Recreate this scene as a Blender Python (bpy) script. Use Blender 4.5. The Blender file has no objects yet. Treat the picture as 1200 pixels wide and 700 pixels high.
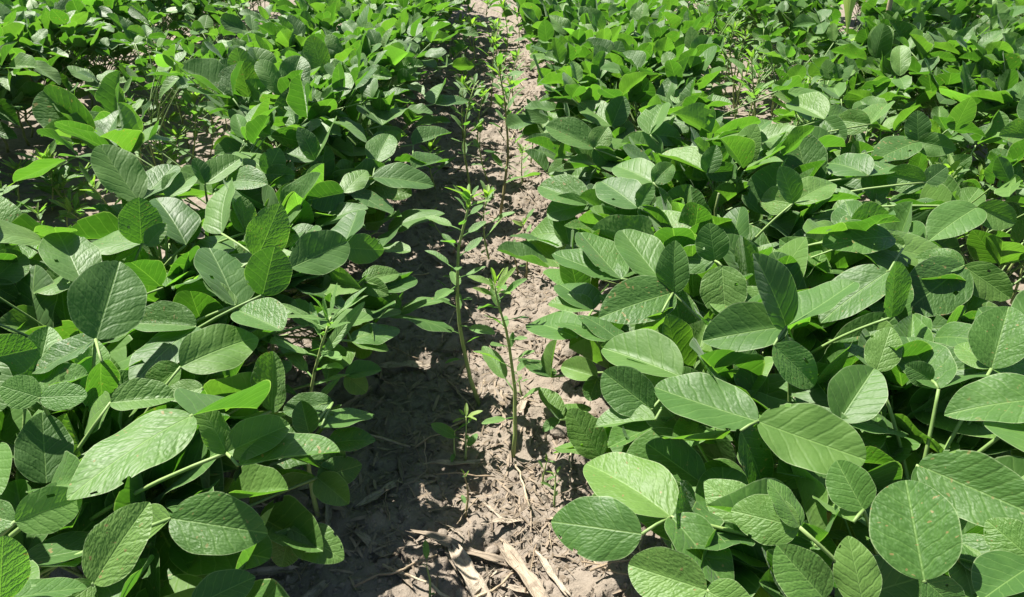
import bpy, math, random
import numpy as np
from mathutils import Vector, Matrix, Euler, Quaternion
R = math.radians
random.seed(7); rng = np.random.default_rng(7)
sc = bpy.context.scene
col = sc.collection

# ---------------------------------------------------------------- camera
CAMH, PITCH, YAW, FPX = 0.60, R(30.0), R(-0.53), 867.0
cam_d = bpy.data.cameras.new('camera'); cam = bpy.data.objects.new('camera', cam_d); col.objects.link(cam)
cam_d.sensor_fit = 'HORIZONTAL'; cam_d.sensor_width = 36.0; cam_d.lens = 36.0 * FPX / 1200.0
cam_d.clip_start = 0.02; cam_d.clip_end = 1000
CAM = Vector((0.055, 0.0, CAMH))
cam.location = CAM; cam.rotation_euler = (R(90) - PITCH, 0, YAW)
sc.camera = cam
# ---------------------------------------------------------------- sky and sun
SUN_AZ, SUN_EL = R(-51), R(58)              # azimuth from +Y (view direction), negative = left
to_sun = Vector((math.sin(SUN_AZ) * math.cos(SUN_EL), math.cos(SUN_AZ) * math.cos(SUN_EL), math.sin(SUN_EL)))
world = bpy.data.worlds.new('World'); sc.world = world; world.use_nodes = True
wn = world.node_tree.nodes; wl = world.node_tree.links
sky = wn.new('ShaderNodeTexSky'); sky.sky_type = 'NISHITA'; sky.sun_disc = False
sky.sun_elevation = SUN_EL; sky.sun_rotation = SUN_AZ
bg = wn['Background']; bg.inputs['Strength'].default_value = 0.052
wl.new(sky.outputs['Color'], bg.inputs['Color'])
sun_d = bpy.data.lights.new('sun', 'SUN'); sun_d.energy = 5.0; sun_d.angle = R(0.53); sun_d.color = (1.0, 0.955, 0.87)
sun = bpy.data.objects.new('sun', sun_d); col.objects.link(sun)
sun.rotation_euler = to_sun.to_track_quat('Z', 'Y').to_euler()
sun.location = (-2, 2, 4)
sc.view_settings.view_transform = 'Standard'; sc.view_settings.look = 'None'
sc.view_settings.exposure = 1.5; sc.view_settings.gamma = 1.0; sc.view_settings.use_curve_mapping = False

cy = sc.cycles
cy.max_bounces = 6; cy.diffuse_bounces = 3; cy.glossy_bounces = 2; cy.transmission_bounces = 4; cy.transparent_max_bounces = 2
cy.caustics_reflective = False; cy.caustics_refractive = False

# ---------------------------------------------------------------- pixel <-> place (survey helpers, photo pixels 1200 x 700)
CR = Euler((R(90) - PITCH, 0, YAW)).to_matrix()
CRi = CR.transposed()
def ray(px, py):
    return (CR @ Vector(((px - 600) / FPX, -(py - 350) / FPX, -1.0)))
def at(px, py, z):
    d = ray(px, py); return CAM + d * ((z - CAM.z) / d.z)
def proj(p):
    v = CRi @ (Vector(p) - CAM); zc = -v.z
    return 600 + FPX * v.x / zc, 350 - FPX * v.y / zc, zc

# ---------------------------------------------------------------- helpers
def mesh(name, verts, faces, mat, smooth=True, uv=None, attrs=None):
    me = bpy.data.meshes.new(name)
    me.from_pydata([tuple(v) for v in verts], [], faces)
    if uv is not None:
        l = me.uv_layers.new(name='UVMap')
        idx = np.empty(len(me.loops), dtype=np.int32); me.loops.foreach_get('vertex_index', idx)
        l.data.foreach_set('uv', np.asarray(uv, dtype=np.float32)[idx].ravel())
    for k, a in (attrs or {}).items():
        at_ = me.attributes.new(k, 'FLOAT', 'POINT'); at_.data.foreach_set('value', np.asarray(a, dtype=np.float32))
    if smooth: me.polygons.foreach_set('use_smooth', [True] * len(me.polygons))
    if mat: me.materials.append(mat)
    me.update(); return me
def obj(name, me, parent=None, mb=None, pm=None):
    o = bpy.data.objects.new(name, me); col.objects.link(o)
    if parent is not None:
        o.parent = parent
        if pm is not None: o.matrix_parent_inverse = pm.inverted()
    if mb is not None: o.matrix_basis = mb
    return o
def tag(o, label=None, cat=None, group=None, kind=None):
    if label: o['label'] = label
    if cat: o['category'] = cat
    if group: o['group'] = group
    if kind: o['kind'] = kind
    return o
def tube(pts, rad, sides=6, cap=True):
    pts = [Vector(p) for p in pts]; n = len(pts); V = []; F = []
    t0 = (pts[1] - pts[0]).normalized()
    a = t0.orthogonal().normalized()
    for i, p in enumerate(pts):
        t = (pts[min(i + 1, n - 1)] - pts[max(i - 1, 0)]).normalized()
        a = (a - t * a.dot(t)).normalized(); b = t.cross(a)
        for k in range(sides):
            an = 2 * math.pi * k / sides
            V.append(p + (a * math.cos(an) + b * math.sin(an)) * rad[i])
    for i in range(n - 1):
        for k in range(sides):
            k2 = (k + 1) % sides
            F.append((i * sides + k, i * sides + k2, (i + 1) * sides + k2, (i + 1) * sides + k))
    if cap:
        F.append(tuple(reversed(range(sides)))); F.append(tuple((n - 1) * sides + k for k in range(sides)))
    return V, F
def merge(parts):
    V = []; F = []
    for v, f in parts:
        o = len(V); V += list(v); F += [tuple(i + o for i in q) for q in f]
    return V, F
# value noise, numpy
_perm = rng.random((256, 256))
def vnoise(x, y):
    xi = np.floor(x).astype(int); yi = np.floor(y).astype(int); fx = x - xi; fy = y - yi
    fx = fx * fx * (3 - 2 * fx); fy = fy * fy * (3 - 2 * fy)
    g = lambda i, j: _perm[i & 255, j & 255]
    return (g(xi, yi) * (1 - fx) + g(xi + 1, yi) * fx) * (1 - fy) + (g(xi, yi + 1) * (1 - fx) + g(xi + 1, yi + 1) * fx) * fy
def fbm(x, y, f, o=4):
    s = 0; a = 1; t = 0
    for i in range(o):
        s = s + a * vnoise(x * f + 17.3 * i, y * f + 5.1 * i); t += a; a *= .5; f *= 2.03
    return s / t

# ---------------------------------------------------------------- materials
class NT:
    def __init__(s, name):
        s.m = bpy.data.materials.new(name); s.m.use_nodes = True
        s.t = s.m.node_tree; s.n = s.t.nodes; s.l = s.t.links
        s.b = s.n['Principled BSDF']; s.out = s.n['Material Output']
    def new(s, t, **k):
        nd = s.n.new(t)
        for a, b in k.items(): setattr(nd, a, b)
        return nd
    def val(s, sock, v):
        if isinstance(v, bpy.types.NodeSocket): s.l.new(v, sock)
        else: sock.default_value = v
    def math(s, op, a, b=None, c=None, clamp=False):
        nd = s.new('ShaderNodeMath', operation=op); nd.use_clamp = clamp
        s.val(nd.inputs[0], a)
        if b is not None: s.val(nd.inputs[1], b)
        if c is not None: s.val(nd.inputs[2], c)
        return nd.outputs[0]
    def mix(s, f, a, b, blend='MIX'):
        nd = s.new('ShaderNodeMix', data_type='RGBA', blend_type=blend)
        s.val(nd.inputs[0], f); s.val(nd.inputs[6], a); s.val(nd.inputs[7], b); return nd.outputs[2]
    def noise(s, vec, scale, detail=3, rough=.55, dist=0):
        nd = s.new('ShaderNodeTexNoise'); nd.inputs['Scale'].default_value = scale; nd.inputs['Detail'].default_value = detail
        nd.inputs['Roughness'].default_value = rough; nd.inputs['Distortion'].default_value = dist
        if vec is not None: s.l.new(vec, nd.inputs['Vector'])
        return nd.outputs['Fac']
    def ramp(s, f, stops):
        nd = s.new('ShaderNodeValToRGB'); e = nd.color_ramp.elements
        while len(e) < len(stops): e.new(.5)
        for q, (p, c) in zip(e, stops): q.position = p; q.color = c
        s.l.new(f, nd.inputs[0]); return nd.outputs['Color']
    def smooth(s, x, lo, hi):
        nd = s.new('ShaderNodeMapRange', interpolation_type='SMOOTHSTEP')
        s.val(nd.inputs[0], x); nd.inputs[1].default_value = lo; nd.inputs[2].default_value = hi
        return nd.outputs[0]
def c(r, g, b): return (r, g, b, 1)

def leaf_material(name, dark, mid, light, veins=6.5, slope=.75, trans=.34, rough=.44, quilt=.34, sheen=.15):
    """two-layered leaf: glossy diffuse blade plus light shining through; veins and quilting from the leaf's own plan coordinates"""
    T = NT(name)
    uvn = T.new('ShaderNodeUVMap', uv_map='UVMap'); sep = T.new('ShaderNodeSeparateXYZ'); T.l.new(uvn.outputs[0], sep.inputs[0])
    x, y = sep.outputs[0], sep.outputs[1]
    info = T.new('ShaderNodeObjectInfo'); rnd = info.outputs['Random']
    edge = T.new('ShaderNodeAttribute', attribute_name='edge').outputs['Fac']
    cmb = T.new('ShaderNodeCombineXYZ'); T.l.new(x, cmb.inputs[0]); T.l.new(y, cmb.inputs[1]); T.l.new(T.math('MULTIPLY', rnd, 37.0), cmb.inputs[2])
    P = cmb.outputs[0]
    ax = T.math('ABSOLUTE', x)
    blot = T.noise(P, 4.5, 2)
    s = T.math('MULTIPLY', T.math('ADD', T.math('ADD', T.math('SUBTRACT', y, T.math('MULTIPLY', T.math('POWER', ax, .85), slope)), T.math('MULTIPLY', rnd, .1)), T.math('MULTIPLY', T.math('ADD', blot, T.math('MULTIPLY', x, .35)), .11)), veins)
    fr = T.math('ABSOLUTE', T.math('SUBTRACT', T.math('FRACT', s), .5))           # .5 on a vein, 0 between
    c2 = T.new('ShaderNodeCombineXYZ'); T.l.new(T.math('MULTIPLY', s, 3.1), c2.inputs[0]); T.l.new(T.math('MULTIPLY', x, 26.0), c2.inputs[1]); T.l.new(T.math('MULTIPLY', rnd, 37.0), c2.inputs[2])
    P2 = c2.outputs[0]
    vein = T.smooth(fr, .43, .50)
    midr = T.math('SUBTRACT', 1.0, T.smooth(ax, .003, .013))
    vv = T.math('MAXIMUM', T.math('MULTIPLY', vein, .5), midr)
    colr = T.ramp(T.math('ADD', T.math('MULTIPLY', rnd, .66), T.math('MULTIPLY', blot, .34)), [(.12, dark), (.5, mid), (.88, light)])
    colr = T.mix(T.math('MULTIPLY', vv, .36), colr, c(.24, .38, .11))
    rim = T.smooth(edge, .955, 1.0)
    colr = T.mix(T.math('MULTIPLY', rim, .40), colr, c(.42, .50, .28))
    rug = T.noise(P2, 1.0, 1, .6)
    r7 = T.math('FRACT', T.math('MULTIPLY', rnd, 7.31))
    spots = T.math('MULTIPLY', T.smooth(T.noise(P, 16, 1), .70, .735), T.smooth(r7, .55, .7))
    colr = T.mix(spots, colr, c(.20, .17, .06))
    h = T.math('SUBTRACT', T.math('MULTIPLY', T.smooth(fr, .50, .30), .36), T.math('MULTIPLY', midr, .9))
    h = T.math('ADD', h, T.math('MULTIPLY', rug, T.math('ADD', .35, T.math('MULTIPLY', r7, 1.3))))
    bp = T.new('ShaderNodeBump'); bp.inputs['Strength'].default_value = quilt; bp.inputs['Distance'].default_value = .0020
    T.l.new(h, bp.inputs['Height'])
    b = T.b
    T.l.new(colr, b.inputs['Base Color']); T.l.new(bp.outputs[0], b.inputs['Normal'])
    T.val(b.inputs['Roughness'], T.math('ADD', rough, T.math('MULTIPLY', blot, .16)))
    b.inputs['Specular IOR Level'].default_value = .40
    b.inputs['Sheen Weight'].default_value = sheen; b.inputs['Sheen Roughness'].default_value = .45
    b.inputs['Sheen Tint'].default_value = c(.80, .92, .80)
    tr = T.new('ShaderNodeBsdfTranslucent')
    tc = T.mix(1.0, colr, c(1.55, 1.95, .60), 'MULTIPLY')
    T.l.new(tc, tr.inputs['Color']); T.l.new(bp.outputs[0], tr.inputs['Normal'])
    mx = T.new('ShaderNodeMixShader'); mx.inputs[0].default_value = trans
    T.l.new(b.outputs[0], mx.inputs[1]); T.l.new(tr.outputs[0], mx.inputs[2]); T.l.new(mx.outputs[0], T.out.inputs['Surface'])
    return T.m
M = {}
M['soy'] = leaf_material('soybean_leaf', c(.037, .098, .017), c(.067, .153, .026), c(.116, .213, .042))
M['soy_young'] = leaf_material('young_soybean_leaf', c(.090, .200, .040), c(.115, .235, .050), c(.150, .270, .065), trans=.42)
M['soy_yellow'] = leaf_material('yellowed_leaf', c(.42, .36, .08), c(.50, .44, .12), c(.55, .50, .20), trans=.3, sheen=.1)
M['weed'] = leaf_material('weed_leaf', c(.08, .175, .042), c(.11, .22, .055), c(.16, .275, .08), veins=9, slope=.9, trans=.4, quilt=.35, sheen=.1)
M['weed_tip'] = leaf_material('weed_tip_leaf', c(.14, .24, .05), c(.18, .28, .06), c(.23, .33, .08), veins=9, slope=.9, trans=.42, quilt=.3, sheen=.1)
M['corn'] = leaf_material('corn_leaf', c(.20, .29, .05), c(.25, .33, .06), c(.30, .36, .09), veins=2, slope=14., trans=.4, quilt=.2, sheen=.05)

def stalk_material(name, a, b_, scale=60, rough=.6, trans=0):
    T = NT(name); tc = T.new('ShaderNodeTexCoord'); info = T.new('ShaderNodeObjectInfo')
    n = T.noise(tc.outputs['Object'], scale, 3)
    f = T.math('ADD', T.math('MULTIPLY', n, .7), T.math('MULTIPLY', info.outputs['Random'], .3))
    T.l.new(T.ramp(f, [(.3, a), (.75, b_)]), T.b.inputs['Base Color']); T.b.inputs['Roughness'].default_value = rough
    bp = T.new('ShaderNodeBump'); bp.inputs['Strength'].default_value = .4; bp.inputs['Distance'].default_value = .001
    T.l.new(n, bp.inputs['Height']); T.l.new(bp.outputs[0], T.b.inputs['Normal'])
    T.b.inputs['Subsurface Weight'].default_value = 0
    return T.m
M['petiole'] = stalk_material('soybean_petiole', c(.13, .22, .055), c(.22, .31, .10))
M['stem'] = stalk_material('soybean_stem', c(.12, .17, .05), c(.21, .24, .09))
M['weed_stem'] = stalk_material('weed_stem', c(.22, .30, .08), c(.33, .39, .14))
M['weed_stem_red'] = stalk_material('reddish_weed_stem', c(.19, .15, .07), c(.27, .24, .10))

def residue_material(name, a, b_, d):
    T = NT(name); tc = T.new('ShaderNodeTexCoord'); info = T.new('ShaderNodeObjectInfo')
    mp = T.new('ShaderNodeMapping'); T.l.new(tc.outputs['Object'], mp.inputs[0]); mp.inputs['Scale'].default_value = (70, 3, 70)
    fib = T.noise(mp.outputs[0], 1.0, 3); blot = T.noise(tc.outputs['Object'], 7, 4)
    base = T.ramp(T.math('ADD', T.math('MULTIPLY', fib, .6), T.math('MULTIPLY', info.outputs['Random'], .4)), [(.32, d), (.45, a), (.7, b_)])
    base = T.mix(T.math('MULTIPLY', T.smooth(blot, .50, .66), .8), base, d)
    T.l.new(base, T.b.inputs['Base Color']); T.b.inputs['Roughness'].default_value = .8
    bp = T.new('ShaderNodeBump'); bp.inputs['Strength'].default_value = 1.0; bp.inputs['Distance'].default_value = .0015
    T.l.new(T.math('ADD', fib, blot), bp.inputs['Height']); T.l.new(bp.outputs[0], T.b.inputs['Normal'])
    return T.m
M['residue'] = residue_material('dry_corn_residue', c(.25, .20, .145), c(.38, .32, .245), c(.17, .135, .10))
M['straw'] = residue_material('dry_straw', c(.31, .245, .16), c(.45, .375, .26), c(.23, .17, .11))
M['litter'] = residue_material('fine_litter', c(.27, .21, .145), c(.46, .38, .27), c(.18, .14, .10))

def soil_material():
    T = NT('dry_soil'); g = T.new('ShaderNodeNewGeometry'); P = g.outputs['Position']
    n1 = T.noise(P, 7, 4); n2 = T.noise(P, 60, 6, .65); n3 = T.noise(P, 420, 4, .6)
    base = T.ramp(n2, [(.25, c(.128, .107, .086)), (.5, c(.195, .165, .134)), (.78, c(.270, .232, .192))])
    base = T.mix(T.smooth(n1, .35, .7), base, c(.218, .182, .145))
    base = T.mix(T.math('MULTIPLY', T.smooth(n3, .55, .75), .45), base, c(.34, .285, .23))
    base = T.mix(T.math('MULTIPLY', T.smooth(T.noise(P, 170, 3), .58, .72), .5), base, c(.11, .085, .065))
    T.l.new(base, T.b.inputs['Base Color']); T.b.inputs['Roughness'].default_value = .95; T.b.inputs['Specular IOR Level'].default_value = .15
    h = T.math('ADD', n2, T.math('MULTIPLY', n3, .35))
    bp = T.new('ShaderNodeBump'); bp.inputs['Strength'].default_value = .9; bp.inputs['Distance'].default_value = .004
    T.l.new(h, bp.inputs['Height']); T.l.new(bp.outputs[0], T.b.inputs['Normal'])
    return T.m
M['soil'] = soil_material()

# ---------------------------------------------------------------- the ground: one sheet to the horizon, finely modelled where it shows
ROW = 0.82
def ground_z(x, y):
    x = np.asarray(x, float); y = np.asarray(y, float)
    xx = x + 100; yy = y + 100
    z = .030 * (fbm(xx, yy, 3.1, 2) - .5)
    cl = fbm(xx, yy, 24, 4); z = z + .028 * np.clip(cl - .50, -.05, .3)
    cl2 = fbm(xx + 31, yy, 95, 3); z = z + .013 * np.clip(cl2 - .5, -.1, .4)
    ridge = np.abs(fbm(xx, yy + 57, 16, 3) - .5); z = z - .010 * np.exp(-(ridge / .012) ** 2)
    z = z + .012 * np.cos(2 * math.pi * x / ROW) * -1 * (np.abs(x) < 4)
    return z * (np.abs(x) < 6) * (np.abs(y) < 9)
def gz(x, y): return float(ground_z(np.array([x]), np.array([y]))[0])
def lines(fine, coarse): return np.array(sorted(set(np.round(list(fine) + list(coarse), 5))))
gx = lines(list(np.arange(-.36, .36, .0045)) + list(np.arange(-2.6, -.36, .03)) + list(np.arange(.36, 2.6, .03)), [-200, -60, -20, -8, -6, -5, -4, -3, 3, 4, 5, 6, 8, 20, 60, 200])
ys = [.25]
while ys[-1] < 5: ys.append(ys[-1] + .0042 * max(1, ys[-1] ** 1.2))
gy = lines(ys, [-200, -60, -20, -9, -6, -3, -2, -1, -.5, 0, .1, .18] + list(np.arange(5.1, 9, .2)) + [10, 20, 60, 200])
GX, GY = np.meshgrid(gx, gy); GZ = ground_z(GX, GY)
nx, ny = len(gx), len(gy)
gv = np.stack([GX.ravel(), GY.ravel(), GZ.ravel()], 1)
ii = np.arange((ny - 1) * nx).reshape(ny - 1, nx)[:, :-1].ravel()
gf = np.stack([ii, ii + 1, ii + nx + 1, ii + nx], 1)
gme = bpy.data.meshes.new('ground'); gme.from_pydata(gv.tolist(), [], gf.tolist()); gme.materials.append(M['soil'])
gme.polygons.foreach_set('use_smooth', [True] * len(gme.polygons)); gme.update()
tag(obj('ground', gme), kind='structure')

# ---------------------------------------------------------------- leaf shapes
def leaflet_mesh(name, mat, ratio=.62, fold=12, arch=.12, wave=.012, cup=.0, twist=0, widest=.40, nv=18, nu=10, seed=0, quilt=.002, point=1.0):
    r = random.Random(seed); ph = r.random() * 6.28; fq = r.uniform(8, 12)
    a = .53; b = a * (1 - widest) / widest * .86 * point
    fm = max((q_ / 50) ** a * (1 - q_ / 50) ** b for q_ in range(1, 50))
    V = []; UV = []; E = []; F = []
    tf = math.tan(R(fold))
    for j in range(nv + 1):
        t = j / nv; v = .5 - .5 * math.cos(math.pi * (t ** .95)) if 0 < j < nv else t
        w = ratio / 2 * ((max(v, 0) ** a) * (max(1 - v, 0) ** b) / fm)
        w = max(w, .002)
        tw = R(twist) * v
        for i in range(nu + 1):
            u = -1 + 2 * i / nu
            us = math.copysign(abs(u) ** .85, u); x = us * w * (1 + .02 * math.sin(fq * 1.7 * v + ph + u))
            ax = abs(x)
            z = ax * tf - cup * (ax / (ratio / 2)) ** 2
            z += wave * math.sin(fq * v + ph + (0 if u > 0 else 1.7)) * (abs(us) ** 2) * math.sin(math.pi * v)
            q = math.sin(math.pi * 8 * (v - .55 * ax ** .85)); z += quilt * (q * q) * min(1, 3 * (1 - abs(us))) * min(1, 5 * abs(us))
            z += -arch * v * v + arch * .35 * v
            X = x * math.cos(tw) - z * math.sin(tw) * .5; Z = z + x * math.sin(tw)
            V.append((X, v, Z)); UV.append((x, v)); E.append(max(abs(us), (v - .93) / .07 if v > .93 else 0))
    gone = set()
    if nu >= 8 and r.random() < .20:
        for q_ in range(r.choice([1, 2, 3])):
            j0, i0 = r.randrange(4, nv - 3), r.choice([0, nu - 1, r.randrange(1, nu - 1), r.randrange(1, nu - 1)])
            gone |= {(j0, i0)} | ({(j0 + 1, i0)} if r.random() < .4 else set())
    for j in range(nv):
        for i in range(nu):
            if (j, i) in gone: continue
            k = j * (nu + 1) + i; F.append((k, k + 1, k + nu + 2, k + nu + 1))
    return mesh(name, V, F, mat, uv=UV, attrs={'edge': E})
rv = random.Random(3)
def soy_set(mat, n, **kw):
    out = []
    for k in range(n):
        out.append(leaflet_mesh('soybean_leaflet', mat, ratio=rv.uniform(.52, .78), fold=rv.choice([4, 8, 12, 18, 26, 36, 46]), arch=rv.uniform(-.08, .34),
                                wave=rv.uniform(.010, .050), cup=rv.uniform(-.04, .07), twist=rv.uniform(-24, 24), widest=rv.uniform(.34, .48), point=rv.uniform(.85, 1.35), seed=k, **kw))
    return out
SOY = soy_set(M['soy'], 30); YOUNG = soy_set(M['soy_young'], 5)
SOY_H = [leaflet_mesh('soybean_leaflet', M['soy'], ratio=.64, fold=f_, arch=a_, wave=w_, cup=c_, twist=t_, widest=x_, nv=26, nu=14, seed=40 + i_, quilt=.002)
         for i_, (f_, a_, w_, c_, t_, x_) in enumerate([(14, .10, .020, .02, 3, .42), (22, .14, .022, .05, -8, .40), (28, .06, .018, .02, 6, .44), (8, .20, .03, .05, -6, .40), (34, .10, .016, .04, 10, .42), (18, -.05, .03, .02, -10, .45), (24, .22, .03, .06, 12, .38)])]
YOUNG_H = [leaflet_mesh('soybean_leaflet', M['soy_young'], ratio=.66, fold=f_, arch=.08, wave=.012, cup=.02, twist=4, widest=.43, nv=26, nu=14, seed=60 + f_, quilt=.002) for f_ in (6, 14)]
YELLOW = [leaflet_mesh('soybean_leaflet', M['soy_yellow'], ratio=.66, fold=f_, arch=.3, wave=.05, cup=.1, twist=20, widest=.43, seed=70 + f_) for f_ in (10, 30)]
def petiole_mesh(bow, sides=5, n=6):
    pts = [(0, i / n, bow * math.sin(math.pi * i / n)) for i in range(n + 1)]
    rad = [.017 - .006 * (i / n) for i in range(n + 1)]; rad[-1] = .015
    v, f = tube(pts, rad, sides); return mesh('soybean_petiole', v, f, M['petiole'])
PET = [petiole_mesh(b) for b in (.02, .06, .10, -.03)]
def stem_mesh(seed):
    r = random.Random(seed); n = 9
    pts = [(r.uniform(-.012, .012) + .012 * (-1) ** i, r.uniform(-.012, .012), i / n) for i in range(n + 1)]
    v, f = tube(pts, [.016 - .008 * i / n for i in range(n + 1)], 6); return mesh('soybean_stem', v, f, M['stem'])
STEM = [stem_mesh(k) for k in range(5)]

def frame(origin, ydir, up, scale, roll=0):
    """matrix: local Y along ydir, local Z as near to up as it can be, then rolled"""
    y = Vector(ydir).normalized(); z = Vector(up) - y * Vector(up).dot(y)
    if z.length < 1e-4: z = y.orthogonal()
    z.normalize(); x = y.cross(z)
    if roll:
        q = Quaternion(y, roll); x = q @ x; z = q @ z
    m = Matrix(((x.x, y.x, z.x, 0), (x.y, y.y, z.y, 0), (x.z, y.z, z.z, 0), (0, 0, 0, 1)))
    return Matrix.Translation(origin) @ m @ Matrix.Scale(scale, 4)

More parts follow.
